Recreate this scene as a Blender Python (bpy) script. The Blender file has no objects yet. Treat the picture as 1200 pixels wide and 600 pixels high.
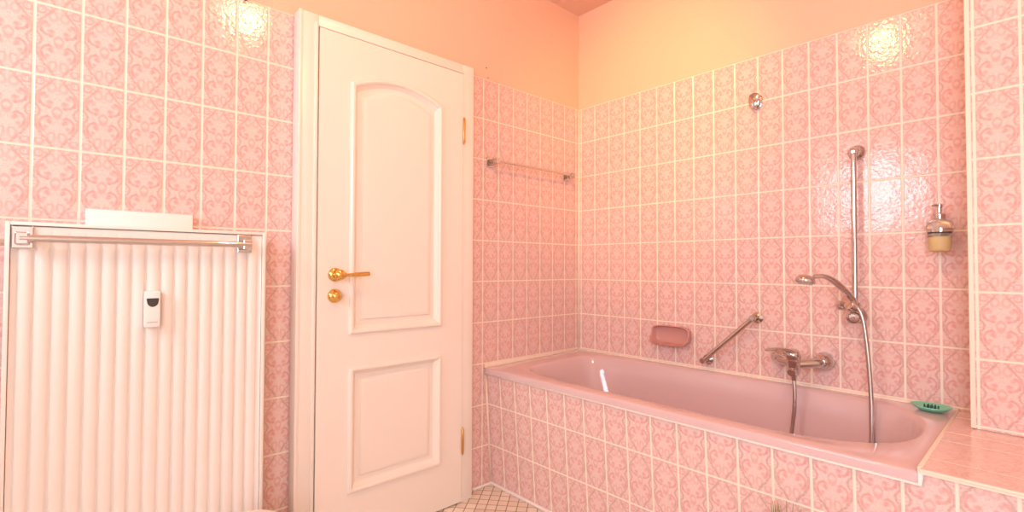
import bpy, bmesh, math, random
from mathutils import Vector, Matrix
random.seed(4)
S = bpy.context.scene
COL = S.collection
PI = math.pi

# ------------------------------------------------------------------ helpers
def link(name, bm, mats, parent=None, smooth=False, angle=None):
    me = bpy.data.meshes.new(name)
    bmesh.ops.recalc_face_normals(bm, faces=bm.faces[:])
    bm.to_mesh(me); bm.free()
    for m in (mats if isinstance(mats, (list, tuple)) else [mats]):
        me.materials.append(m)
    if smooth:
        for p in me.polygons: p.use_smooth = True
        if angle is not None:
            me.set_sharp_from_angle(angle=math.radians(angle))
    o = bpy.data.objects.new(name, me); COL.objects.link(o)
    if parent is not None:
        o.parent = parent
        o.matrix_parent_inverse = Matrix.Translation(-Vector(parent.location))
    return o

def thing(name, label, cat, loc=(0, 0, 0), group=None):
    o = bpy.data.objects.new(name, None); COL.objects.link(o)
    o.location = loc; o.empty_display_size = .05
    return tag(o, label, cat, group)

def tag(o, label, cat, group=None, kind=None):
    o['label'] = label; o['category'] = cat
    if group: o['group'] = group
    if kind: o['kind'] = kind
    return o

def struct(o):
    o['kind'] = 'structure'; return o

def box(bm, lo, hi, bev=0, seg=2):
    r = bmesh.ops.create_cube(bm, size=1)
    vs = r['verts']
    for v in vs:
        v.co = Vector([lo[i] + (v.co[i] + .5) * (hi[i] - lo[i]) for i in range(3)])
    if bev:
        es = list({e for v in vs for e in v.link_edges})
        bmesh.ops.bevel(bm, geom=es, offset=bev, segments=seg, profile=.5, affect='EDGES')

def tube(bm, pts, r, seg=12, cap=True):
    pts = [Vector(p) for p in pts]
    rs = r if isinstance(r, (list, tuple)) else [r] * len(pts)
    rings = []; nrm = None
    for i, p in enumerate(pts):
        a = pts[max(i - 1, 0)]; b = pts[min(i + 1, len(pts) - 1)]
        t = (b - a).normalized()
        if nrm is None:
            nrm = t.orthogonal().normalized()
        else:
            nrm = (nrm - t * nrm.dot(t))
            nrm = nrm.normalized() if nrm.length > 1e-6 else t.orthogonal().normalized()
        bn = t.cross(nrm)
        rings.append([bm.verts.new(p + (nrm * math.cos(2 * PI * k / seg) + bn * math.sin(2 * PI * k / seg)) * rs[i]) for k in range(seg)])
    for A, B in zip(rings, rings[1:]):
        for k in range(seg):
            bm.faces.new((A[k], A[(k + 1) % seg], B[(k + 1) % seg], B[k]))
    if cap:
        bm.faces.new(rings[0][::-1]); bm.faces.new(rings[-1])

def lathe(bm, prof, origin, axis, seg=28, ref=None):
    """prof: list of (radius, distance along axis)."""
    ax = Vector(axis).normalized(); o = Vector(origin)
    n = ax.orthogonal().normalized() if ref is None else Vector(ref).normalized()
    b = ax.cross(n)
    rings = []
    for r, d in prof:
        if r < 1e-5:
            rings.append([bm.verts.new(o + ax * d)])
        else:
            rings.append([bm.verts.new(o + ax * d + (n * math.cos(2 * PI * k / seg) + b * math.sin(2 * PI * k / seg)) * r) for k in range(seg)])
    for A, B in zip(rings, rings[1:]):
        for k in range(seg):
            k2 = (k + 1) % seg
            if len(A) == 1 and len(B) == 1: continue
            if len(A) == 1: bm.faces.new((A[0], B[k2], B[k]))
            elif len(B) == 1: bm.faces.new((A[k], A[k2], B[0]))
            else: bm.faces.new((A[k], A[k2], B[k2], B[k]))
    if len(rings[0]) > 1: bm.faces.new(rings[0][::-1])
    if len(rings[-1]) > 1: bm.faces.new(rings[-1])

def bez(pts, n=10):
    """Catmull-Rom through points."""
    P = [Vector(p) for p in pts]; P = [P[0] * 2 - P[1]] + P + [P[-1] * 2 - P[-2]]
    out = []
    for i in range(1, len(P) - 2):
        for k in range(n):
            t = k / n
            out.append(.5 * ((2 * P[i]) + (P[i + 1] - P[i - 1]) * t + (2 * P[i - 1] - 5 * P[i] + 4 * P[i + 1] - P[i + 2]) * t * t + (3 * P[i] - P[i - 1] - 3 * P[i + 1] + P[i + 2]) * t ** 3))
    out.append(P[-2]); return out

def loft(bm, rings, close_last=False, close_first=False):
    R = [[bm.verts.new(p) for p in ring] for ring in rings]
    for A, B in zip(R, R[1:]):
        n = len(A)
        for k in range(n):
            bm.faces.new((A[k], A[(k + 1) % n], B[(k + 1) % n], B[k]))
    if close_last: bm.faces.new(R[-1])
    if close_first: bm.faces.new(R[0][::-1])
    return R

def sell(cx, cy, a, b, nn, N=96, nr=None):
    out = []
    for k in range(N):
        t = 2 * PI * k / N; c, s = math.cos(t), math.sin(t)
        n = nr if (nr and c > 0) else nn
        out.append((cx + a * math.copysign(abs(c) ** (2 / n), c), cy + b * math.copysign(abs(s) ** (2 / n), s)))
    return out

# ------------------------------------------------------------------ materials
def mat(name, col, rough=.5, metal=0, **kw):
    m = bpy.data.materials.new(name); m.use_nodes = True
    b = m.node_tree.nodes['Principled BSDF']
    b.inputs['Base Color'].default_value = (*col, 1)
    b.inputs['Roughness'].default_value = rough
    b.inputs['Metallic'].default_value = metal
    for k, v in kw.items():
        b.inputs[k.replace('_', ' ')].default_value = v
    return m

class NT:
    """tiny expression helper over shader math nodes"""
    def __init__(s, m): s.t = m.node_tree; s.n = s.t.nodes; s.l = s.t.links
    def put(s, sock, v):
        if isinstance(v, bpy.types.NodeSocket): s.l.new(v, sock)
        else: sock.default_value = v
    def m(s, op, *a):
        n = s.n.new('ShaderNodeMath'); n.operation = op
        for i, v in enumerate(a): s.put(n.inputs[i], v)
        return n.outputs[0]
    def ss(s, v, e0, e1, a=0., b=1.):
        n = s.n.new('ShaderNodeMapRange'); n.interpolation_type = 'SMOOTHSTEP'
        s.put(n.inputs['Value'], v)
        for k, x in (('From Min', e0), ('From Max', e1), ('To Min', a), ('To Max', b)): n.inputs[k].default_value = x
        return n.outputs['Result']
    def mix(s, f, a, b):
        n = s.n.new('ShaderNodeMix'); n.data_type = 'RGBA'
        s.put(n.inputs[0], f); s.put(n.inputs[6], a if not isinstance(a, tuple) else (*a, 1)); s.put(n.inputs[7], b if not isinstance(b, tuple) else (*b, 1))
        return n.outputs[2]
    def noise(s, vec, scale, detail=2):
        n = s.n.new('ShaderNodeTexNoise'); n.inputs['Scale'].default_value = scale; n.inputs['Detail'].default_value = detail
        if vec is not None: s.l.new(vec, n.inputs['Vector'])
        return n.outputs['Fac']

def damask_tile(name, base, rose, line, grout, strength=1.0, upright=True):
    """portrait 10 x 20 cm glazed tile with a mirrored scroll print; UV counts tiles"""
    m = mat(name, base, .2, Specular_IOR_Level=.5)
    q = NT(m); b = q.n['Principled BSDF']
    uv = q.n.new('ShaderNodeTexCoord').outputs['UV']
    sp = q.n.new('ShaderNodeSeparateXYZ'); q.l.new(uv, sp.inputs[0])
    U, V = sp.outputs[0], sp.outputs[1]
    fu = q.m('FRACT', U); fv = q.m('FRACT', V)
    X = q.m('ABSOLUTE', q.m('SUBTRACT', fu, .5))                 # 0 centre .. .5 edge
    Ys = q.m('MULTIPLY', q.m('SUBTRACT', fv, .5), 2.)            # -1 .. 1
    Y = q.m('ABSOLUTE', Ys)
    # wobble so that the print looks hand-drawn, the same on every tile
    cb = q.n.new('ShaderNodeCombineXYZ'); q.l.new(X, cb.inputs[0]); q.l.new(Ys, cb.inputs[1])
    n1 = q.noise(cb.outputs[0], 7., 3); n1b = q.noise(cb.outputs[0], 6.3, 2); n2 = q.noise(cb.outputs[0], 15., 3)
    Xw = q.m('ADD', X, q.m('MULTIPLY', q.m('SUBTRACT', n1, .5), .10))
    Yw = q.m('ADD', Y, q.m('MULTIPLY', q.m('SUBTRACT', n1b, .5), .14))
    # ogee outline: narrow neck at the joints, two swelling lobes, pinched at mid height
    x0 = q.m('ADD', .05, q.m('MULTIPLY', q.m('POWER', q.ss(Y, 1.04, .30), .75), .39))
    x0 = q.m('SUBTRACT', x0, q.ss(Y, .20, 0., 0., .10))
    sd = q.m('SUBTRACT', Xw, x0)
    d = q.m('ABSOLUTE', sd)
    lines = q.ss(d, .058, .016)
    def dist(cx, cy, sx=1., sy=1.):
        dx = q.m('MULTIPLY', q.m('SUBTRACT', Xw, cx), sx); dy = q.m('MULTIPLY', q.m('SUBTRACT', Yw, cy), sy)
        return q.m('SQRT', q.m('ADD', q.m('MULTIPLY', dx, dx), q.m('MULTIPLY', dy, dy)))
    def ring(dd, r, t):
        return q.ss(q.m('ABSOLUTE', q.m('SUBTRACT', dd, r)), t, t * .3)
    # scroll that leaves the pinch and curls inward inside each lobe
    dA = dist(.20, .34, 1., .85)
    scroll = q.m('MULTIPLY', ring(dA, .165, .05), q.ss(q.m('ADD', Xw, q.m('MULTIPLY', Yw, -.35)), .0, .10))
    dB = dist(.155, .26)
    hook = q.ss(dB, .105, .03)
    dC = dist(.24, .44)
    leaf = q.ss(dC, .085, .02)
    # leaf sprays in the spandrels and along the middle
    dD = dist(.36, .84); dE = dist(.12, .70, 1., .7); dF = dist(.0, .0, 1., .6)
    spray = q.m('MAXIMUM', ring(dD, .09, .045), q.m('MULTIPLY', ring(dE, .085, .045), .8))
    heart = q.m('MULTIPLY', ring(dF, .085, .045), .8)
    outer = q.ss(sd, .0, .06)
    speck = q.ss(n2, .50, .62)
    speck2 = q.ss(n2, .46, .36)
    pink = q.m('MAXIMUM', q.m('MULTIPLY', scroll, .75), q.m('MAXIMUM', q.m('MULTIPLY', hook, .85), q.m('MULTIPLY', leaf, .55)))
    pink = q.m('MAXIMUM', pink, q.m('MAXIMUM', q.m('MULTIPLY', spray, .6), q.m('MULTIPLY', heart, .7)))
    pink = q.m('MULTIPLY', pink, q.m('ADD', .35, q.m('MULTIPLY', n1b, 1.25)))
    pink = q.m('MAXIMUM', pink, q.m('MULTIPLY', speck, q.m('ADD', .34, q.m('MULTIPLY', outer, .28))))
    lines = q.m('MULTIPLY', lines, q.m('ADD', .25, q.m('MULTIPLY', n2, 1.0)))
    lines = q.m('MAXIMUM', lines, q.m('MULTIPLY', speck2, q.m('ADD', .16, q.m('MULTIPLY', outer, .22))))
    col = q.mix(q.m('MINIMUM', q.m('MULTIPLY', pink, 1.0 * strength), 1.), base, rose)
    col = q.mix(q.m('MINIMUM', q.m('MULTIPLY', lines, .95 * strength), 1.), col, line)
    # grout joints
    eu = q.m('SUBTRACT', .5, X)                                   # in tile widths (10 cm)
    ev = q.m('SUBTRACT', 1., Y)                                   # in tile widths (10 cm)
    e = q.m('MINIMUM', q.m('MULTIPLY', eu, .85), q.m('MULTIPLY', ev, .95)) if upright else ev
    g = q.ss(e, .036, .026)
    col = q.mix(g, col, grout)
    q.l.new(col, b.inputs['Base Color'])
    q.l.new(q.ss(e, .026, .017, .13, .6), b.inputs['Roughness'])
    # each tile sits a little crooked, glaze slightly wavy
    big = q.n.new('ShaderNodeTexCoord').outputs['Object']
    wav = q.noise(big, 85., 1)
    wav2 = q.noise(big, 9., 1)
    h = q.m('ADD', q.m('MULTIPLY', q.ss(e, .012, .045), .0011), q.m('ADD', q.m('MULTIPLY', wav, .0006), q.m('MULTIPLY', wav2, .0016)))
    bp = q.n.new('ShaderNodeBump'); bp.inputs['Strength'].default_value = 1.; bp.inputs['Distance'].default_value = 1.
    q.l.new(h, bp.inputs['Height']); q.l.new(bp.outputs[0], b.inputs['Normal'])
    return m

def mosaic_floor():
    m = mat('mosaic', (.7, .6, .5), .35)
    q = NT(m); b = q.n['Principled BSDF']
    tc = q.n.new('ShaderNodeTexCoord').outputs['Object']
    mp = q.n.new('ShaderNodeMapping'); mp.inputs['Rotation'].default_value = (0, 0, math.radians(50)); mp.inputs['Scale'].default_value = (22, 22, 22)
    q.l.new(tc, mp.inputs[0])
    sp = q.n.new('ShaderNodeSeparateXYZ'); q.l.new(mp.outputs[0], sp.inputs[0])
    f = [q.m('ABSOLUTE', q.m('SUBTRACT', q.m('FRACT', sp.outputs[i]), .5)) for i in (0, 1)]
    e = q.m('SUBTRACT', .5, q.m('MAXIMUM', f[0], f[1]))
    fl = q.n.new('ShaderNodeVectorMath'); fl.operation = 'FLOOR'; q.l.new(mp.outputs[0], fl.inputs[0])
    wn = q.n.new('ShaderNodeTexWhiteNoise'); q.l.new(fl.outputs[0], wn.inputs['Vector'])
    col = q.mix(wn.outputs['Value'], (.74, .63, .52), (.86, .78, .67))
    col = q.mix(q.ss(e, .055, .03), col, (.30, .20, .12))
    q.l.new(col, b.inputs['Base Color'])
    bp = q.n.new('ShaderNodeBump'); bp.inputs['Distance'].default_value = .001
    q.l.new(q.ss(e, .03, .07), bp.inputs['Height']); q.l.new(bp.outputs[0], b.inputs['Normal'])
    return m

def plaster(name, col):
    m = mat(name, col, .85)
    q = NT(m); b = q.n['Principled BSDF']
    tc = q.n.new('ShaderNodeTexCoord').outputs['Object']
    bp = q.n.new('ShaderNodeBump'); bp.inputs['Distance'].default_value = .0015; bp.inputs['Strength'].default_value = .5
    q.l.new(q.noise(tc, 60, 4), bp.inputs['Height']); q.l.new(bp.outputs[0], b.inputs['Normal'])
    q.l.new(q.mix(q.noise(tc, 3, 2), tuple(c * .97 for c in col), col), b.inputs['Base Color'])
    return m

BASE, ROSE, LINE, GROUT = (.80, .615, .58), (.70, .34, .325), (.58, .37, .33), (.88, .79, .68)
M = {}
M['tile'] = damask_tile('damask tile', BASE, ROSE, LINE, GROUT)
M['ledge_tile'] = damask_tile('damask ledge tile', BASE, ROSE, LINE, GROUT, .5, False)
M['grout'] = mat('cream trim', (.86, .75, .63), .4)
M['caulk'] = mat('white sealant', (.92, .88, .86), .4)
M['plaster'] = plaster('pale peach wall paint', (.84, .55, .41))
M['ceil'] = plaster('ceiling paint', (.80, .54, .42))
M['cream_wall'] = plaster('cream wall paint', (.84, .81, .74))
M['floor'] = mosaic_floor()
M['tub'] = mat('old pink enamel', (.66, .50, .515), .1, Coat_Weight=.3)
M['white'] = mat('white lacquer', (.85, .80, .73), .32)
M['rad'] = mat('radiator enamel', (.86, .835, .79), .35)
M['plastic'] = mat('white plastic', (.88, .86, .84), .4)
M['chrome'] = mat('chrome', (.60, .58, .57), .07, 1)
M['steel'] = mat('brushed hose metal', (.55, .50, .48), .28, 1)
M['brass'] = mat('polished brass', (.78, .52, .16), .14, 1)
M['hinge'] = mat('old brass', (.62, .38, .14), .3, 1)
M['dark'] = mat('dark display', (.05, .05, .045), .2)
M['print'] = mat('grey print', (.45, .45, .46), .5)
M['green'] = mat('green plastic', (.22, .68, .47), .35)
M['dgreen'] = mat('dark green plastic', (.01, .12, .09), .4)
M['ceramic'] = mat('pink ceramic', (.58, .30, .27), .12)
M['frost'] = mat('frosted glass', (.97, .94, .88), .2, Transmission_Weight=.92, IOR=1.25)
M['soap'] = mat('yellow soap', (.95, .76, .36), .35, Subsurface_Weight=.2)
M['straw'] = mat('dry olive grass', (.34, .27, .14), .8)
M['pot'] = mat('terracotta', (.45, .20, .11), .7)
M['hole'] = mat('dark hole', (.05, .03, .02), .9)

# ------------------------------------------------------------------ room shell
X1, Y1, ZC = 3.0, -3.2, 2.565        # far right wall, wall behind the camera, ceiling
ZT = 1.997                          # top of the tiles

def quad(bm, uvl, pts, uvs, mi=0):
    f = bm.faces.new([bm.verts.new(p) for p in pts]); f.material_index = mi
    for l, u in zip(f.loops, uvs): l[uvl].uv = u
    return f

def tile_slab(bm, uvl, O, du, dv, dn, u0, v0, U, V, thick=.008, mi=0, mtrim=1):
    """slab whose front face starts at O, spans du*U, dv*V metres, normal dn"""
    O, du, dv, dn = map(Vector, (O, du, dv, dn))
    a, b_, c, d = O, O + du * U, O + du * U + dv * V, O + dv * V
    uvs = [(u0, v0), (u0 + U / .1, v0), (u0 + U / .1, v0 + V / .2), (u0, v0 + V / .2)]
    quad(bm, uvl, (a, b_, c, d), uvs, mi)
    k = -dn * thick
    for p, r in ((a, b_), (b_, c), (c, d), (d, a)):
        quad(bm, uvl, (p, p + k, r + k, r), [(0, 0)] * 4, mtrim)

def new():
    bm = bmesh.new(); return bm, bm.loops.layers.uv.new('UVMap')

VZ = .003 / .2
MW = [M['tile'], M['grout'], M['plaster']]
def solid(bm, lo, hi, mi):
    n = len(bm.faces); box(bm, lo, hi); bm.faces.ensure_lookup_table()
    for f in bm.faces[n:]: f.material_index = mi

# door wall (x = 0)
bm, uvl = new()
tile_slab(bm, uvl, (0, Y1, 0), (0, 1, 0), (0, 0, 1), (1, 0, 0), (Y1 + 2.3172) / .1, VZ, 1.66, ZT)
tile_slab(bm, uvl, (0, -.95, 0), (0, 1, 0), (0, 0, 1), (1, 0, 0), (-.95 + .1265) / .1, VZ, .95, ZT)
solid(bm, (-.14, Y1 - .12, 0), (-.008, .12, ZC), 2)
struct(link('wall_left', bm, MW))
# tub wall (y = 0)
bm, uvl = new()
tile_slab(bm, uvl, (0, 0, 0), (1, 0, 0), (0, 0, 1), (0, -1, 0), -.1187 / .1, VZ, X1, ZT)
solid(bm, (-.008, .008, 0), (X1 + .12, .13, ZC), 2)
struct(link('wall_back', bm, MW))
# pier right of the tub
PX, PY = 1.711, -.22
bm, uvl = new()
tile_slab(bm, uvl, (PX, PY, .588), (1, 0, 0), (0, 0, 1), (0, -1, 0), (PX - 1.728) / .1, (.588 + .003) / .2, X1 - PX - .002, ZT - .588)
tile_slab(bm, uvl, (PX, -.001, .588), (0, -1, 0), (0, 0, 1), (-1, 0, 0), .0, (.588 + .003) / .2, -PY - .001, ZT - .588)
solid(bm, (PX + .008, PY + .008, .588), (X1 - .002, -.002, ZC), 2)
struct(link('wall_pier', bm, MW))
# right wall and the wall behind the camera with its window and an added fill-light opening
bm, uvl = new()
tile_slab(bm, uvl, (X1, 0, 0), (0, -1, 0), (0, 0, 1), (-1, 0, 0), 0, VZ, -Y1, ZT)
solid(bm, (X1 + .008, Y1 - .12, 0), (X1 + .12, .008, ZC), 2)
struct(link('wall_right', bm, [M['cream_wall'], M['grout'], M['cream_wall']]))
WX0, WX1, WZ0, WZ1 = .42, 1.10, 1.45, 2.08
bm, uvl = new()
def front_tiles(x0, x1, z0, z1):
    tile_slab(bm, uvl, (x1, Y1, z0), (-1, 0, 0), (0, 0, 1), (0, 1, 0), x1 / .1, (z0 + .003) / .2, x1 - x0, z1 - z0)
VX0, VX1, VZ0, VZ1 = 2.06, 2.90, .70, 2.05  # unseen second opening, added to carry soft fill light
front_tiles(0, WX0, 0, ZT); front_tiles(WX1, VX0, 0, ZT); front_tiles(VX1, X1, 0, ZT); front_tiles(WX0, WX1, 0, WZ0); front_tiles(VX0, VX1, 0, VZ0)
solid(bm, (-.008, Y1 - .24, 0), (WX0, Y1 - .008, ZC), 2); solid(bm, (WX1, Y1 - .24, 0), (VX0, Y1 - .008, ZC), 2); solid(bm, (VX1, Y1 - .24, 0), (X1 + .12, Y1 - .008, ZC), 2)
solid(bm, (VX0, Y1 - .24, 0), (VX1, Y1 - .008, VZ0), 2); solid(bm, (VX0, Y1 - .24, VZ1), (VX1, Y1 - .008, ZC), 2)
solid(bm, (WX0, Y1 - .24, 0), (WX1, Y1 - .008, WZ0), 2); solid(bm, (WX0, Y1 - .24, WZ1), (WX1, Y1 - .008, ZC), 2)
struct(link('wall_front', bm, [M['cream_wall'], M['grout'], M['cream_wall']]))
for nm, x0, x1, z0, z1 in (('window_1', WX0, WX1, WZ0, WZ1), ('added_fill_window', VX0, VX1, VZ0, VZ1)):  # the second one only frames the added fill light
    wn = struct(bpy.data.objects.new(nm, None)); COL.objects.link(wn)
    bm = bmesh.new()
    for lo, hi in (((x0, z0), (x0 + .05, z1)), ((x1 - .05, z0), (x1, z1)), ((x0 + .05, z0), (x1 - .05, z0 + .05)), ((x0 + .05, z1 - .05), (x1 - .05, z1))):
        box(bm, (lo[0], Y1 - .15, lo[1]), (hi[0], Y1 - .10, hi[1]), .003)
    link('window_frame', bm, M['white'], wn)

bm = bmesh.new(); box(bm, (-.14, Y1 - .24, -.1), (X1 + .12, .13, 0)); struct(link('floor', bm, M['floor']))
bm = bmesh.new(); box(bm, (-.14, Y1 - .24, ZC), (X1 + .12, .13, ZC + .1)); struct(link('ceiling', bm, M['ceil']))

# tiled front of the tub, leaning inward at its foot, and the tiled ledge
AT, AB, AZ = -.706, -.668, .552
XR = 1.657                           # right end of the tub
bm, uvl = new()
for x0, x1, zt in ((0, XR + .001, AZ), (XR + .001, X1, .583)):
    t = AT - (zt - AZ) * (AT - AB) / -AZ * -1
    yt = AB + (AT - AB) * zt / AZ
    quad(bm, uvl, [(x0, AB, 0), (x1, AB, 0), (x1, yt, zt), (x0, yt, zt)],
         [((x - .002) / .1014, v) for x, v in ((x0, VZ), (x1, VZ), (x1, (zt + .003) / .2), (x0, (zt + .003) / .2))])
    for pts in ([(x0, yt, zt), (x1, yt, zt), (x1, yt + .05, zt), (x0, yt + .05, zt)],
                [(x0, AB, 0), (x0, yt, zt), (x0, yt + .05, zt), (x0, AB + .05, 0)],
                [(x1, AB, 0), (x1, AB + .05, 0), (x1, yt + .05, zt), (x1, yt, zt)],
                [(x0, AB + .05, 0), (x0, yt + .05, zt), (x1, yt + .05, zt), (x1, AB + .05, 0)]):
        quad(bm, uvl, pts, [(0, 0)] * 4, 1)
struct(link('wall_tub_front', bm, MW))
ZL = .587
bm, uvl = new()
LX0 = XR + .004
YF = -.722
for ya, yb, va, vb in ((YF, -.62, 0.49, .997), (-.62, -.42, 1., 2.), (-.42, -.32, 2., 2.5), (-.32, -.001, 2.99, 4.5)):
    quad(bm, uvl, [(LX0, ya, ZL), (X1, ya, ZL), (X1, yb, ZL), (LX0, yb, ZL)],
         [((LX0 - 1.628) / .1, va), ((X1 - 1.628) / .1, va), ((X1 - 1.628) / .1, vb), ((LX0 - 1.628) / .1, vb)], 3)
quad(bm, uvl, [(LX0, YF, ZL), (LX0, YF, ZL - .012), (X1, YF, ZL - .012), (X1, YF, ZL)], [(0, 0)] * 4, 1)
quad(bm, uvl, [(LX0, YF, ZL), (LX0, -.001, ZL), (LX0, -.001, ZL - .012), (LX0, YF, ZL - .012)], [(0, 0)] * 4, 1)
quad(bm, uvl, [(LX0, YF, ZL - .012), (LX0, -.001, ZL - .012), (X1, -.001, ZL - .012), (X1, YF, ZL - .012)], [(0, 0)] * 4, 1)
struct(link('wall_ledge', bm, MW + [M['ledge_tile']]))

# trims: corner beads, tile edge profiles, floor joint
bm = bmesh.new(); tube(bm, [(.0, .0, .588), (.0, .0, ZT)], .008, 10); struct(link('trim_1', bm, M['grout'], smooth=True))
bm = bmesh.new(); box(bm, (PX - .0015, PY - .0025, .589), (PX + .0105, PY + .010, ZT), .0015); struct(link('trim_2', bm, M['grout']))
bm = bmesh.new(); tube(bm, [(.002, AB - .001, .0), (.002, AT - .001, AZ - .004)], .006, 8); struct(link('trim_3', bm, M['grout'], smooth=True))
bm = bmesh.new()
box(bm, (.0, -.79, 0), (.010, AB - .002, .013), .004)
struct(link('baseboard_left', bm, M['caulk'], smooth=True))
bm = bmesh.new()
box(bm, (.002, AB - .011, 0), (X1, AB + .004, .013), .004)
struct(link('baseboard_back', bm, M['caulk'], smooth=True))
bm = bmesh.new(); box(bm, (LX0 + .006, YF - .003, ZL - .006), (X1, YF + .003, ZL + .0006), .0015); struct(link('trim_4', bm, M['grout'], smooth=True))

# ------------------------------------------------------------------ bathtub
tub = thing('bathtub', 'old pink enamel bathtub built into the tiled surround', 'bathtub', (.83, -.35, .1))
N = 128
bm = bmesh.new()
yb_, yf_ = -.003, -.7165
def ring(x0, x1, y0, y1, n, z, zf=None):
    # straight-sided basin: squarish at the back rest, half round at the tap end
    cy, b = (y0 + y1) / 2, (y1 - y0) / 2
    pts = []
    cx = (x0 + x1) / 2; a = (x1 - x0) / 2
    if n > 50: pts = sell(cx, cy, a, b, n, N)
    else:
        xr = x1 - .42
        for x, y in sell(0, cy, 1, b, n, N, 2.5):
            pts.append((xr + x * (x1 - xr), y) if x > 0 else (xr + x * (xr - x0), y))
    out = []
    for x, y in pts:
        zz = z if zf is None else z + (zf - z) * (yb_ - y) / (yb_ - yf_)
        out.append((x, y, zz))
    return out
ZB, ZF = .5875, .5765
rings = [ring(.003, XR, yf_, yb_, 160, .552, .549),
         ring(.003, XR, yf_, yb_, 160, ZB - .005, ZF - .007),
         ring(.0045, XR - .0015, yf_ + .0015, yb_ - .0015, 140, ZB - .001, ZF - .002),
         ring(.009, XR - .006, yf_ + .006, yb_ - .004, 110, ZB, ZF),
         ring(.13, 1.622, -.655, -.034, 6.5, ZB, ZF),
         ring(.137, 1.615, -.648, -.041, 6.3, ZB - .003, ZF - .003),
         ring(.145, 1.605, -.640, -.049, 6., ZB - .014, ZF - .014),
         ring(.165, 1.585, -.630, -.058, 5.6, .50),
         ring(.22, 1.545, -.612, -.078, 5.0, .36),
         ring(.28, 1.515, -.590, -.105, 4.6, .25),
         ring(.33, 1.485, -.560, -.135, 4.2, .20),
         ring(.39, 1.44, -.52, -.175, 4.0, .178),
         ring(.60, 1.2, -.42, -.275, 3.0, .172)]
loft(bm, rings, close_last=True)
o = link('basin', bm, M['tub'], tub, smooth=True, angle=50)
bm = bmesh.new()                     # sealant joints along the walls and under the lip
box(bm, (.0005, yb_ - .007, ZB - .003), (XR + .004, .0, ZB + .006), .003)
box(bm, (.0005, yf_, ZB - .014), (.009, -.006, ZB + .006), .003)
box(bm, (XR - .003, yf_ + .004, ZB - .02), (LX0 + .003, -.001, ZL + .0015), .002)
link('wall_sealant', bm, M['grout'], tub, smooth=True)
bm = bmesh.new()
tube(bm, [(.003, yf_ + .002, .5475), (XR + .006, yf_ + .002, .5475), (XR + .006, yf_ + .002, ZF - .002)], .0045, 8)
box(bm, (XR - .001, yf_ - .003, .5455), (XR + .007, yf_ + .006, ZF + .001), .002)
link('lip_sealant', bm, M['caulk'], tub, smooth=True)
bm = bmesh.new(); lathe(bm, [(0, .012), (.014, .012), (.027, .008), (.03, 0)], (1.25, -.35, .172), (0, 0, 1)); link('drain', bm, M['chrome'], tub, smooth=True)

# ------------------------------------------------------------------ door
door = bpy.data.objects.new('door_1', None); COL.objects.link(door); door.location = (.03, -1.2, 0); struct(door)
FX, LXF = .058, .064                 # frame front, leaf front
DY0, DY1, DZ = -1.557, -.899, 1.955  # leaf edges
bm = bmesh.new()
FY0, FY1, FZ = -1.631, -.831, 2.003
def jamb(y0, y1, z0, z1):
    box(bm, (.0005, y0, z0), (FX, y1, z1), .004, 2)
jamb(FY0, DY0 - .004, 0, FZ); jamb(DY1 + .004, FY1, 0, FZ); jamb(DY0 - .004, DY1 + .004, DZ + .004, FZ)
# bead on the frame next to the leaf and an outer fillet
box(bm, (FX - .004, DY0 - .017, .0), (FX + .005, DY0 - .004, DZ + .017), .003)
box(bm, (FX - .004, DY0 - .004, DZ + .004), (FX + .0045, DY1 + .012, DZ + .017), .003)
box(bm, (FX - .004, FY0 + .0, 0), (FX + .003, FY0 + .012, FZ), .002)
link('door_frame', bm, M['white'], door, smooth=True, angle=40)

def outline(kind, inset):
    y0, y1 = -1.436 + inset, -1.014 - inset
    if kind == 'low':
        z0, z1 = .204 + inset, .683 - inset
        return [(y0, z0), (y1, z0), (y1, z1), (y0, z1)]
    z0, zs = .808 + inset, 1.783 - inset
    A = [(y0, z0), (y1, z0)]
    yc, hw, rise = (y0 + y1) / 2, (y1 - y0) / 2, .048
    for k in range(17):
        t = 1 - 2 * k / 16
        A.append((yc + hw * t, zs + rise * (1 - t * t)))
    return A
bm = bmesh.new()
# flat stiles and rails
def fq(pts): bm.faces.new([bm.verts.new((LXF, y, z)) for y, z in pts])
pl, pr = -1.436, -1.014
fq([(DY0, .006), (pl, .006), (pl, DZ), (DY0, DZ)]); fq([(pr, .006), (DY1, .006), (DY1, DZ), (pr, DZ)])
fq([(pl, .006), (pr, .006), (pr, .204), (pl, .204)]); fq([(pl, .683), (pr, .683), (pr, .808), (pl, .808)])
arch = outline('up', 0)[2:]
for a, b_ in zip(arch, arch[1:]): fq([a, b_, (b_[0], DZ), (a[0], DZ)])
# edges and back of the leaf
for a, b_ in (((DY0, .006), (DY0, DZ)), ((DY0, DZ), (DY1, DZ)), ((DY1, DZ), (DY1, .006)), ((DY1, .006), (DY0, .006))):
    bm.faces.new([bm.verts.new((x, y, z)) for x, (y, z) in ((LXF, a), (LXF, b_), (.012, b_), (.012, a))])
bm.faces.new([bm.verts.new((.012, y, z)) for y, z in ((DY0, .006), (DY0, DZ), (DY1, DZ), (DY1, .006))])
link('door_leaf', bm, M['white'], door)
for kind, nm in (('up', 'arched_panel'), ('low', 'lower_panel')):
    bm = bmesh.new()
    prof = [(0, 0), (.001, .007), (.006, .0125), (.013, .0125), (.018, .008), (.020, .002), (.032, -.010), (.046, -.013), (.052, -.012), (.056, -.005), (.066, -.002), (.070, -.002)]
    loft(bm, [[(LXF + h, y, z) for y, z in outline(kind, d)] for d, h in prof], close_last=True)
    link(nm, bm, M['white'], door, smooth=True, angle=25)
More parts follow.
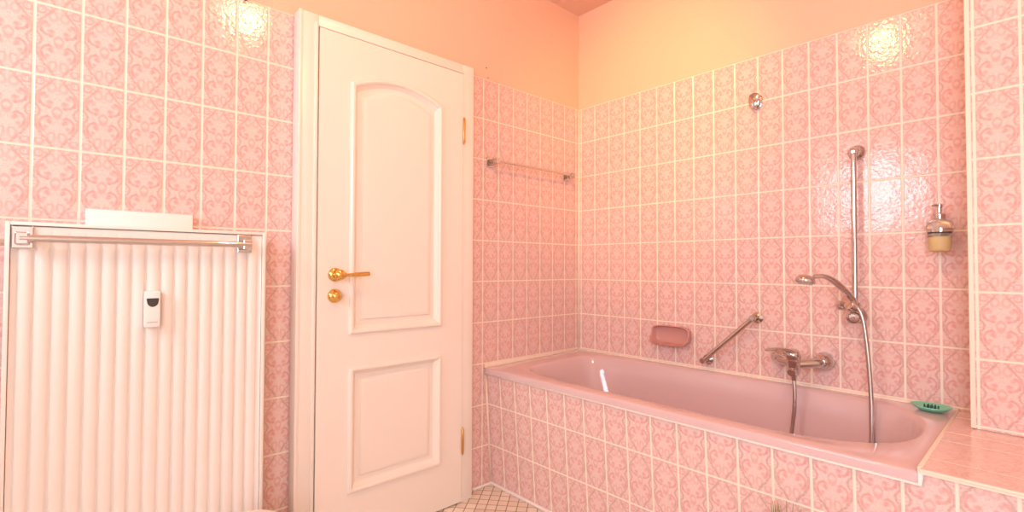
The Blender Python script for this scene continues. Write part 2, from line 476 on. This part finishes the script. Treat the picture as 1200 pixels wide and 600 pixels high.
# lever handle on a round rose, round key rose, hinges
hd = bpy.data.objects.new('door_handle', None); COL.objects.link(hd)
hd.location = (LXF, -1.492, 1.037); hd.parent = door; hd.matrix_parent_inverse = Matrix.Translation(-door.location)
HY, HZ = -1.492, 1.037
def sub(name, bm, m, par, **k):
    o = link(name, bm, m, None, **k); o.parent = par
    o.matrix_parent_inverse = Matrix.Translation(-Vector((LXF, -1.492, 1.037))); return o
bm = bmesh.new(); lathe(bm, [(.026, 0), (.026, .005), (.022, .010), (.014, .013), (.012, .013)], (LXF, HY, HZ), (1, 0, 0)); sub('rose', bm, M['brass'], hd, smooth=True)
bm = bmesh.new(); lathe(bm, [(.010, .01), (.010, .035), (.014, .038), (.019, .045), (.020, .054), (.015, .062), (0, .065)], (LXF, HY, HZ), (1, 0, 0))
tube(bm, bez([(LXF + .05, HY + .012, HZ), (LXF + .05, HY + .032, HZ - .001), (LXF + .049, HY + .06, HZ), (LXF + .047, HY + .115, HZ + .003)], 6), [.0095] * 4 + [.0065] * 4 + [.0075] * 4 + [.009] * 6 + [.0085], 14)
sub('lever', bm, M['brass'], hd, smooth=True, angle=50)
bm = bmesh.new(); lathe(bm, [(.026, 0), (.026, .005), (.021, .011), (.013, .014), (0, .014)], (LXF, -1.493, .957), (1, 0, 0))
lathe(bm, [(.010, .012), (.018, .02), (.019, .028), (.012, .034), (0, .035)], (LXF, -1.493, .957), (1, 0, 0))
link('lock_knob', bm, M['brass'], door, smooth=True)
for zc in (1.693, .277):
    bm = bmesh.new()
    lathe(bm, [(0, -.063), (.003, -.060), (.0045, -.054), (.006, -.052), (.006, .052), (.0045, .054), (.003, .060), (0, .063)], (LXF + .004, DY1 + .0045, zc), (0, 0, 1), 14)
    link('hinge', bm, M['hinge'], door, smooth=True, angle=50)

# ------------------------------------------------------------------ radiator
RX, RY0, RY1, RZ0, RZ1 = .1, -2.358, -1.746, .13, 1.181
rad = thing('radiator', 'tall cream ribbed panel radiator on the left tiled wall', 'radiator', (.06, -2.05, .13))
bm = bmesh.new()
# ribs: profile in y extruded in z
P = 17; yA, yB = RY0 + .0108, RY1 - .0108
prof = []
gr = [-2.336, -2.305, -2.270, -2.236, -2.202, -2.169, -2.135, -2.102, -2.068, -2.033, -1.999, -1.966, -1.933, -1.899, -1.865, -1.831, -1.799, -1.767]
prof.append((yA, 0.))
for g0, g1 in zip(gr, gr[1:]):
    w = g1 - g0
    prof += [(g0 - .0018, -.0100), (g0 + .0018, -.0100), (g0 + .10 * w, -.0045), (g0 + .19 * w, -.0012), (g0 + .5 * w, 0.), (g0 + .78 * w, -.0012), (g0 + .89 * w, -.0045)]
prof += [(gr[-1] - .0016, -.0098), (gr[-1] + .0016, -.0098), (gr[-1] + .006, -.002), (yB, 0.)]
zt_, zb_ = 1.122, .20
lev = [(RZ0 + .01, 0), (zb_ - .012, 0.), (zb_, 1.), (zt_ - .014, 1.), (zt_, 0.), (RZ1 - .012, 0.)]
grid = [[bm.verts.new((RX - .002 + d * s, y, z)) for y, d in prof] for z, s in lev]
for A, B in zip(grid, grid[1:]):
    for k in range(len(prof) - 1): bm.faces.new((A[k], A[k + 1], B[k + 1], B[k]))
link('ribbed_front', bm, M['rad'], rad, smooth=True, angle=60)
bm = bmesh.new()
e = .0095
for lo, hi in (((RY0, RZ0), (RY0 + e, RZ1)), ((RY1 - e, RZ0), (RY1, RZ1)), ((RY0 + e, RZ1 - e), (RY1 - e, RZ1)), ((RY0 + e, RZ0), (RY1 - e, RZ0 + e))):
    box(bm, (.035, lo[0], lo[1]), (RX + .004, hi[0], hi[1]), .0015)
box(bm, (.036, RY0 + .004, RZ0 + .004), (RX - .020, RY1 - .004, RZ1 - .004))
link('casing', bm, M['rad'], rad, smooth=True, angle=40)
for y in (-2.27, -1.83):
    for z in (.5, 1.0):
        bm = bmesh.new(); tube(bm, [(.0005, y, z), (.05, y, z)], .012, 10); link('wall_bracket', bm, M['rad'], rad)
bm = bmesh.new(); tube(bm, [(.062, RY0 + .002, 1.128), (.062, RY0 - .016, 1.128)], .009, 8); link('bleed_valve', bm, M['chrome'], rad)

# chrome rail across the radiator
tr = thing('towel_rail', 'chrome towel rail with square plates across the radiator top', 'towel rail', (RX, -2.06, 1.14), 'chrome towel rails')
xf = RX - .001
for y0, y1 in ((-2.346, -2.306), (-1.831, -1.789)):
    yc = (y0 + y1) / 2
    bm = bmesh.new(); box(bm, (xf, y0, 1.113), (xf + .006, y1, 1.169), .0015); link('mounting_plate', bm, M['chrome'], tr)
    bm = bmesh.new()
    box(bm, (xf + .005, yc - .011, 1.124), (xf + .040, yc + .011, 1.150), .002)
    box(bm, (xf + .028, yc - .013, 1.121), (xf + .044, yc + .013, 1.153), .003)
    link('arm', bm, M['chrome'], tr)
bm = bmesh.new(); tube(bm, [(xf + .036, -2.33, 1.137), (xf + .036, -1.80, 1.137)], .0095, 16); link('rod', bm, M['chrome'], tr, smooth=True, angle=50)

# heat cost meter
hm = thing('heat_meter', 'small white heat meter with half-round dark display on radiator ribs', 'meter', (RX, -2.054, .94))
bm = bmesh.new(); box(bm, (RX - .004, -2.073, .890), (RX + .027, -2.035, .995), .004, 3)
for k, zz in ((0, .940), (1, .932)): box(bm, (RX + .0268, -2.062, zz), (RX + .0273, -2.046 , zz + .0012))
link('housing', bm, M['plastic'], hm, smooth=True, angle=40)
bm = bmesh.new()
pts = [(-2.0685, .9745), (-2.0685, .969)] + [(-2.0540 - .0135 * math.cos(PI * k / 12), .965 - .0155 * math.sin(PI * k / 12)) for k in range(13)] + [(-2.0395, .969), (-2.0395, .9745)]
loft(bm, [[(RX + .026, y, z) for y, z in pts], [(RX + .0282, y, z) for y, z in pts]], close_last=True); link('display', bm, M['dark'], hm)
bm = bmesh.new()
y = -2.066
for w in (.003, .002, .003, .0025, .003, .002, .003): box(bm, (RX + .0268, y, .9035), (RX + .0274, y + w, .9065)); y += w + .0009
link('printed_mark', bm, M['print'], hm)

# white box behind the radiator top
bm = bmesh.new(); box(bm, (.0005, -2.203, 1.09), (.034, -1.943, 1.231), .003, 2)
tag(link('radiator_humidifier', bm, M['plastic'], smooth=True, angle=40), 'flat white box sticking up between radiator and tiles', 'humidifier')

# ------------------------------------------------------------------ towel rail on the door wall
t2 = thing('towel_rail', 'chrome towel rail on tiles between door and tub corner', 'towel rail', (0, -.4, 1.585), 'chrome towel rails')
for yc in (-.684, -.118):
    bm = bmesh.new(); box(bm, (.0005, yc - .021, 1.562), (.006, yc + .021, 1.612), .0015); link('mounting_plate', bm, M['chrome'], t2)
    bm = bmesh.new()
    for k in range(3): box(bm, (.006 + k * .010, yc - .013 - .0, 1.572), (.012 + k * .010, yc + .013, 1.600), .002)
    box(bm, (.006, yc - .009, 1.577), (.040, yc + .009, 1.597), .002)
    box(bm, (.036, yc - .012, 1.573), (.062, yc + .012, 1.600), .003); link('arm', bm, M['chrome'], t2)
bm = bmesh.new(); tube(bm, [(.05, -.684, 1.588), (.05, -.118, 1.588)], .0065, 14); link('rod', bm, M['chrome'], t2, smooth=True, angle=50)

# wall plugs above the rail, nail high on the left tiles
for (y, z, r, lb) in ((-.703, 2.059, .0035, 'dark empty screw hole in peach wall, upper of the two by the door'), (-.692, 2.012, .0028, 'dark empty screw hole just above the tile edge by the door')):
    bm = bmesh.new(); lathe(bm, [(r, 0), (r, .0015), (r * .6, .0018), (0, .0012)], (-.0082, y, z), (1, 0, 0), 10)
    tag(link('screw_hole', bm, M['hole']), lb, 'screw hole', 'screw holes above the tiles')
bm = bmesh.new(); lathe(bm, [(.002, 0), (.002, .012), (.005, .013), (.005, .016), (0, .016)], (-.0005, -1.793, 1.994), (1, 0, -.1), 10)
tag(link('nail', bm, M['hole']), 'dark nail head in the top tile row beside the door frame', 'nail')

# ------------------------------------------------------------------ fittings on the tub wall
# robe hook
hk = thing('robe_hook', 'small rounded chrome hook high on the tub wall', 'hook', (1.015, 0, 1.80))
bm = bmesh.new()
hx, hz = 1.015, 1.797
def shield(s, y, cz=0):
    out = []
    for k in range(24):
        t = 2 * PI * k / 24; x = math.cos(t) * .023 * s; z = math.sin(t) * .036 * s
        if z > 0: z *= .85; x = math.copysign(min(.023 * s, abs(x) * 1.25), x)
        out.append((hx + x, y, hz + z + cz))
    return out
loft(bm, [shield(1, -.0005), shield(1, -.004), shield(.85, -.007)], close_last=True); link('plate', bm, M['chrome'], hk, smooth=True, angle=40)
bm = bmesh.new()
tube(bm, bez([(hx, -.004, hz - .006), (hx, -.018, hz - .016), (hx, -.030, hz - .012), (hx, -.033, hz + .006)], 6), .007, 12)
loft(bm, [shield(.55, -.030, .004), shield(.95, -.032, .002), shield(.98, -.036, .002), shield(.7, -.0395, .002)], close_last=True, close_first=True)
link('hook', bm, M['chrome'], hk, smooth=True, angle=45)

# soap dish
sd = thing('soap_dish', 'glossy pink ceramic soap dish on tub wall left of the slanted grab bar', 'soap dish', (.602, 0, .73))
cx, cz, hw, hh = .604, .733, .098, .045
def rr(s, y, zoff=0, ex=4.2, sx=1, sz=1):
    return [(cx + x * sx, y, cz + zoff + z * sz) for x, z in sell(0, 0, hw * s, hh * s, ex, 48)]
bm = bmesh.new()
def lip(ring_, amount):
    out = []
    for x, y, z in ring_:
        k = max(0., (cz - z) / hh + .15)
        nz = -.0045 if (abs(x - cx + .03) < .012 and z < cz - .6 * hh) else 0.
        out.append((x, y - amount * min(k, 1.) ** 1.2, z + nz * 0))
    return out
loft(bm, [rr(1.0, -.0005), lip(rr(1.02, -.014), .014), lip(rr(1.045, -.028), .030), lip(rr(1.03, -.033), .034), lip(rr(.985, -.034), .034), lip(rr(.95, -.030), .028),
          rr(.91, -.014), rr(.84, -.006), rr(.70, -.004), rr(.3, -.003)], close_last=True, close_first=True)
link('bowl', bm, M['ceramic'], sd, smooth=True, angle=70)
bm = bmesh.new(); lathe(bm, [(.004, 0), (.005, .006), (.003, .010), (0, .011)], (cx - .03, -.062, cz - hh * .93), (0, -.5, -1), 10); link('drip_nose', bm, M['ceramic'], sd, smooth=True)

# slanted grab bar
gb = thing('grab_bar', 'slanted chrome grab bar above the tub rim', 'grab bar', (.9, 0, .74))
A, B = Vector((1.010, -.052, .850)), Vector((.786, -.052, .637))
for p in (A, B):
    bm = bmesh.new(); w = Vector((p.x, -.0005, p.z))
    lathe(bm, [(.024, 0), (.024, .004), (.018, .008), (.0115, .012), (.0115, .045), (.014, .048), (.014, .06), (.010, .064), (0, .064)], w, (0, -1, 0)); link('mount', bm, M['chrome'], gb, smooth=True, angle=45)
bm = bmesh.new(); tube(bm, [A, B], .0105, 18); link('bar', bm, M['chrome'], gb, smooth=True, angle=50)

# mixer
mx = thing('bath_mixer', 'chrome lever bath mixer on tub wall above the rim', 'tap', (1.19, 0, .7))
mz = .697
for x in (1.106, 1.266):
    bm = bmesh.new(); lathe(bm, [(.037, 0), (.037, .004), (.0365, .014), (.033, .030), (.026, .042), (.018, .048), (.016, .050)], (x, -.0005, mz), (0, -1, 0)); link('wall_rosette', bm, M['chrome'], mx, smooth=True, angle=45)
B0 = Vector((1.190, -.118, .690)); bax = Vector((.02, -.28, .96)).normalized()
bm = bmesh.new()
for sx_ in (-1, 1):
    x0 = 1.106 if sx_ < 0 else 1.266
    tube(bm, bez([(x0, -.044, mz), (x0 - sx_ * .008, -.062, mz - .001), (x0 - sx_ * .036, -.086, mz - .004), (B0.x + sx_ * .006, -.112, mz - .008)], 6), [.0160] * 3 + [.0190] * 8 + [.0185] * 8, 18)
    tube(bm, [(x0, -.040, mz), (x0, -.056, mz)], [.0185, .0185], 6)
lathe(bm, [(.0, -.046), (.015, -.045), (.020, -.038), (.0225, -.025), (.024, .0), (.0245, .022), (.023, .026)], B0, bax, 26)
lathe(bm, [(.017, .0), (.0165, .026), (.0145, .030), (.0, .030)], B0 + Vector((0, 0, -.022)), (0, -1, -.35), 20)
link('body', bm, M['chrome'], mx, smooth=True, angle=45)
bm = bmesh.new()
lathe(bm, [(.0255, .025), (.0275, .031), (.027, .047), (.022, .056), (.010, .060), (0, .0605)], B0, bax, 26)
tip = B0 + bax * .050; dl_ = Vector((-.062, -.098, .010))
def lever_ring(t, w, h):
    c = tip + dl_ * t + Vector((0, 0, .010 * math.sin(t * PI)))
    d = dl_.normalized(); sd_ = d.cross(Vector((0, 0, 1))).normalized(); u = sd_.cross(d)
    return [c + sd_ * x + u * z for x, z in sell(0, 0, w, h, 2.6, 20)]
loft(bm, [lever_ring(.0, .020, .010), lever_ring(.25, .018, .008), lever_ring(.5, .0145, .006), lever_ring(.75, .012, .0048), lever_ring(.95, .0115, .0045), lever_ring(1.0, .009, .003)], close_last=True, close_first=True)
link('lever', bm, M['chrome'], mx, smooth=True, angle=50)
bm = bmesh.new(); lathe(bm, [(.012, -.004), (.0125, 0), (.0125, .014), (.010, .018), (.009, .034)], (1.194, -.128, .662), (0, 0, -1), 12); link('hose_nut', bm, M['chrome'], mx, smooth=True, angle=40)

# shower rail
sr = thing('shower_rail', 'tall vertical chrome shower rail on the tub wall', 'shower rail', (1.381, 0, 1.2))
sx, sy = 1.381, -.05
bm = bmesh.new(); tube(bm, [(sx, sy, .872), (sx, sy, 1.512)], .0098, 18); link('rod', bm, M['chrome'], sr, smooth=True, angle=50)
for z in (1.510, .886):
    bm = bmesh.new(); lathe(bm, [(.029, 0), (.029, .005), (.024, .010), (.014, .020), (.0125, .028), (.0125, .048), (.014, .056), (.010, .063), (0, .064)], (sx, -.0005, z), (0, -1, 0)); link('wall_mount', bm, M['chrome'], sr, smooth=True, angle=45)
hz_ = .922
bm = bmesh.new()
lathe(bm, [(.010, 0), (.0165, .002), (.0165, .034), (.010, .036)], (sx, sy, hz_ - .018), (0, 0, 1), 20)
tube(bm, [(sx - .012, sy, hz_ - .004), (sx - .026, sy - .010, hz_ + .001), (sx - .048, sy - .022, hz_ + .004), (sx - .054, sy - .025, hz_ + .004)], [.010, .016, .018, .010], 16)
tube(bm, [(sx, sy - .012, hz_), (sx, sy - .05, hz_ - .002)], .012, 14)
lathe(bm, [(.010, -.018), (.0155, -.014), (.018, .014), (.014, .016)], (sx, sy - .056, hz_ + .004), (-.30, -.62, .42), 18)
link('slider', bm, M['chrome'], sr, smooth=True, angle=45)
bm = bmesh.new(); lathe(bm, [(.012, 0), (.0225, .004), (.0235, .018), (.020, .023), (.016, .0235), (.014, .019), (.006, .019), (.004, .024), (0, .024)], (sx + .002, sy - .026, hz_ - .034), (.05, -.95, -.2), 20); link('clamp_knob', bm, M['chrome'], sr, smooth=True, angle=45)

# hand shower in the slider
hs = thing('hand_shower', 'chrome hand shower tilted down in its rail holder', 'hand shower', (sx, sy - .05, hz_))
h0 = Vector((1.391, -.094, .935))
hpts = bez([h0, (1.381, -.108, .962), (1.362, -.150, .998), (1.341, -.192, 1.026), (1.322, -.222, 1.038), (1.300, -.242, 1.036)], 6)
bm = bmesh.new(); n_ = len(hpts)
tube(bm, hpts, [.0085 + .004 * math.sin(PI * min(1, k / (n_ * .7))) for k in range(n_)], 14); link('handle', bm, M['chrome'], hs, smooth=True, angle=50)
hc = Vector((1.278, -.262, 1.024))
bm = bmesh.new(); lathe(bm, [(0, .019), (.012, .0185), (.024, .013), (.032, .002), (.033, -.008), (.030, -.012), (.0, -.013)], hc, (.10, .22, .97), 26); link('head', bm, M['chrome'], hs, smooth=True, angle=50)
bm = bmesh.new()
axd = Vector((.10, .22, .97)).normalized(); e1 = axd.orthogonal().normalized(); e2 = axd.cross(e1)
for rr_, n_ in ((.009, 6), (.017, 11), (.025, 16)):
    for k in range(n_):
        p = hc - axd * .0125 + (e1 * math.cos(2 * PI * k / n_) + e2 * math.sin(2 * PI * k / n_)) * rr_
        lathe(bm, [(.0018, 0), (.0012, .003), (0, .003)], p, -axd, 6)
link('spray_nozzles', bm, M['print'], hs)

# hose: mixer -> tub -> hand shower
hpath = bez([(1.194, -.128, .632), (1.197, -.131, .59), (1.198, -.136, .53), (1.190, -.145, .43), (1.183, -.170, .29), (1.19, -.22, .20), (1.25, -.285, .1855), (1.34, -.30, .1845), (1.415, -.245, .192), (1.440, -.19, .25), (1.444, -.150, .36), (1.442, -.122, .50), (1.438, -.108, .62), (1.430, -.101, .745), (1.419, -.098, .855), (1.408, -.096, .905), (1.395, -.0945, .927)], 14)
bm = bmesh.new()
n_ = len(hpath); dens = []
acc = 0
fine = []
for a, b_ in zip(hpath, hpath[1:]):
    L = (b_ - a).length; k = max(1, int(L / .0025))
    for i in range(k): fine.append(a.lerp(b_, i / k))
fine.append(hpath[-1])
tube(bm, fine, [.0073 + (.0007 if i % 2 else -.0006) for i in range(len(fine))], 10)
tag(link('shower_hose', bm, M['steel'], smooth=True), 'grey metal shower hose looping from mixer through tub to hand shower', 'hose')

# soap dispenser
dp = thing('soap_dispenser', 'frosted glass soap dispenser with chrome ring and yellow soap on tub wall', 'soap dispenser', (1.628, 0, 1.2))
dx, dy = 1.626, -.058
bm = bmesh.new(); lathe(bm, [(.017, 0), (.017, .006), (.009, .010), (.007, .022)], (dx, -.0005, 1.199), (0, -1, 0), 18)
lathe(bm, [(.0335, -.006), (.036, -.006), (.036, .006), (.0335, .006), (.0335, -.006)], (dx, dy, 1.196), (0, 0, 1), 32)
link('holder_ring', bm, M['chrome'], dp, smooth=True, angle=40)
bm = bmesh.new(); lathe(bm, [(.0, 1.123), (.024, 1.123), (.0285, 1.128), (.0295, 1.136), (.032, 1.186), (.033, 1.190), (.036, 1.204), (.0365, 1.212), (.034, 1.222), (.026, 1.229), (.016, 1.233), (.014, 1.235), (.0, 1.235)], (dx, dy, 0), (0, 0, 1), 32)
link('glass_bottle', bm, M['frost'], dp, smooth=True, angle=60)
bm = bmesh.new(); lathe(bm, [(.0, 1.127), (.024, 1.127), (.0275, 1.131), (.0305, 1.170), (.0305, 1.174), (0, 1.174)], (dx, dy, 0), (0, 0, 1), 28); link('liquid_soap', bm, M['soap'], dp, smooth=True, angle=50)
bm = bmesh.new(); lathe(bm, [(.016, 1.234), (.0165, 1.238), (.0165, 1.250), (.012, 1.254), (.0065, 1.256), (.0065, 1.272), (.009, 1.274), (.009, 1.284), (.0, 1.286)], (dx, dy, 0), (0, 0, 1), 20)
tube(bm, bez([(dx, dy, 1.279), (dx - .006, dy - .018, 1.281), (dx - .012, dy - .036, 1.277)], 5), .0042, 10); link('pump', bm, M['chrome'], dp, smooth=True, angle=40)

# green soap tray on the tub corner
gt = thing('soap_tray', 'oval green plastic soap tray on the tub corner by the ledge', 'soap tray', (1.60, -.085, .587))
bm = bmesh.new()
gx, gy = 1.600, -.078; ang = math.radians(6)
def gr_(a, b, z, w=0):
    out = []
    for k in range(48):
        t = 2 * PI * k / 48
        x, y = a * math.cos(t), b * math.sin(t)
        x = math.copysign(abs(x / a) ** 1.0, x) * a
        zz = z + w * math.cos(2 * t)
        out.append((gx + x * math.cos(ang) - y * math.sin(ang), gy + x * math.sin(ang) + y * math.cos(ang), zz))
    return out
z0 = .5885
loft(bm, [gr_(.028, .022, z0), gr_(.036, .03, z0 + .003), gr_(.050, .044, z0 + .012, .001), gr_(.055, .049, z0 + .0165, .001), gr_(.0545, .0485, z0 + .0185, .001), gr_(.050, .044, z0 + .0175, .001), gr_(.040, .034, z0 + .011), gr_(.03, .025, z0 + .0085), gr_(.008, .006, z0 + .008)], close_last=True, close_first=True)
link('tray', bm, M['green'], gt, smooth=True, angle=60)
bm = bmesh.new()
for i in range(-2, 3):
    for j in range(-1, 2):
        if abs(i) == 2 and j: continue
        lathe(bm, [(.003, 0), (.002, .011), (0, .0125)], (gx + i * .009, gy + j * .010, z0 + .0078), (0, 0, 1), 8)
link('rubber_studs', bm, M['dgreen'], gt)

# ------------------------------------------------------------------ things cut by the lower edge of the photograph
bn = thing('waste_bin', 'white rounded lid at the bottom edge in front of the radiator', 'bin', (.30, -1.838, 0))
bx_, byy = .30, -1.838
bm = bmesh.new(); lathe(bm, [(0, .005), (.085, .005), (.09, .012), (.093, .12), (.093, .28), (.09, .285), (0, .285)], (bx_, byy, 0), (0, 0, 1), 36); link('body', bm, M['plastic'], bn, smooth=True, angle=40)
bm = bmesh.new(); lathe(bm, [(.094, .281), (.097, .285), (.097, .305), (.093, .316), (.075, .326), (.04, .332), (0, .333)], (bx_, byy, 0), (0, 0, 1), 36); link('lid', bm, M['plastic'], bn, smooth=True, angle=40)

pt = thing('dried_grass_pot', 'olive dried grass tips at the bottom edge before the tub front', 'plant', (1.39, -.79, 0))
px_, py_ = 1.39, -.79
bm = bmesh.new(); lathe(bm, [(0, .002), (.035, .002), (.037, .006), (.048, .085), (.053, .087), (.053, .105), (.047, .106), (.044, .09), (0, .088)], (px_, py_, 0), (0, 0, 1), 28); link('pot', bm, M['pot'], pt, smooth=True, angle=40)
bm = bmesh.new()
for k in range(70):
    a = random.uniform(0, 2 * PI); r0 = random.uniform(0, .025); sp_ = random.uniform(.01, .038); h = random.uniform(.21, .352)
    p0 = Vector((px_ + r0 * math.cos(a), py_ + r0 * math.sin(a), .088)); p1 = p0 + Vector((sp_ * .4 * math.cos(a), sp_ * .4 * math.sin(a), h * .6)); p2 = p0 + Vector((sp_ * math.cos(a), sp_ * math.sin(a), h))
    tube(bm, bez([p0, p1, p2], 3), [.0012, .0012, .0012, .0016, .0022, .0018, .0006], 5)
g = link('grass_stems', bm, M['straw'], pt); g['kind'] = 'stuff'

# ------------------------------------------------------------------ camera
f, C, yaw, pit, rol = 578.75, Vector((1.8836, -2.2513, 1.0688)), .8312, .0217, .003
fw = Vector((-math.sin(yaw) * math.cos(pit), math.cos(yaw) * math.cos(pit), math.sin(pit)))
rt = fw.cross(Vector((0, 0, 1))).normalized(); up = rt.cross(fw)
r2 = rt * math.cos(rol) + up * math.sin(rol); u2 = -rt * math.sin(rol) + up * math.cos(rol)
cd = bpy.data.cameras.new('camera'); cam = bpy.data.objects.new('camera', cd); COL.objects.link(cam)
cd.sensor_width = 36; cd.lens = f / 1200 * 36; cd.clip_start = .02
cam.matrix_world = Matrix(((r2.x, u2.x, -fw.x, C.x), (r2.y, u2.y, -fw.y, C.y), (r2.z, u2.z, -fw.z, C.z), (0, 0, 0, 1)))
S.camera = cam

# ------------------------------------------------------------------ light
def lamp(name, kind, loc, energy, color, **kw):
    d = bpy.data.lights.new(name, kind); d.energy = energy; d.color = color
    for k, v in kw.items(): setattr(d, k, v)
    o = bpy.data.objects.new(name, d); COL.objects.link(o); o.location = loc; return o
def aim(o, tgt):
    o.rotation_euler = (Vector(tgt) - o.location).to_track_quat('-Z', 'Y').to_euler()
LP = Vector((1.19, -1.50, 2.47))
lamp('ceiling_bulb', 'POINT', LP, 20, (1, .55, .21), shadow_soft_size=.04)
s = lamp('ceiling_spot', 'SPOT', LP + Vector((-.08, .05, 0)), 80, (1, .50, .13), shadow_soft_size=.035, spot_size=math.radians(58), spot_blend=1.)
aim(s, (.45, 0, 1.85))
def daylight(name, x0, x1, z0, z1, e):  # serves the real window and the added fill panel
    a = lamp(name, 'AREA', ((x0 + x1) / 2, Y1 - .09, (z0 + z1) / 2), e, (.82, .88, 1), shape='RECTANGLE', size=x1 - x0 - .1, size_y=z1 - z0 - .1)
    a.rotation_euler = Vector((0, 1, 0)).to_track_quat('-Z', 'Z').to_euler()
daylight('window_and_fill_light', WX0, WX1, WZ0, WZ1, 14)
daylight('window_and_fill_light', VX0, VX1, VZ0, VZ1, 34)  # added cool fill from behind the camera, no known window there
w = bpy.data.worlds.new('daylight'); S.world = w; w.use_nodes = True
w.node_tree.nodes['Background'].inputs[0].default_value = (1, .95, .95, 1); w.node_tree.nodes['Background'].inputs[1].default_value = 1.5

S.view_settings.view_transform = 'Standard'; S.view_settings.look = 'None'
S.view_settings.gamma = 1; S.view_settings.use_curve_mapping = False
S.view_settings.exposure = 0.0
S.cycles.use_denoising = True
S.cycles.max_bounces = 10; S.cycles.diffuse_bounces = 6; S.cycles.glossy_bounces = 5
S.cycles.sample_clamp_indirect = 6
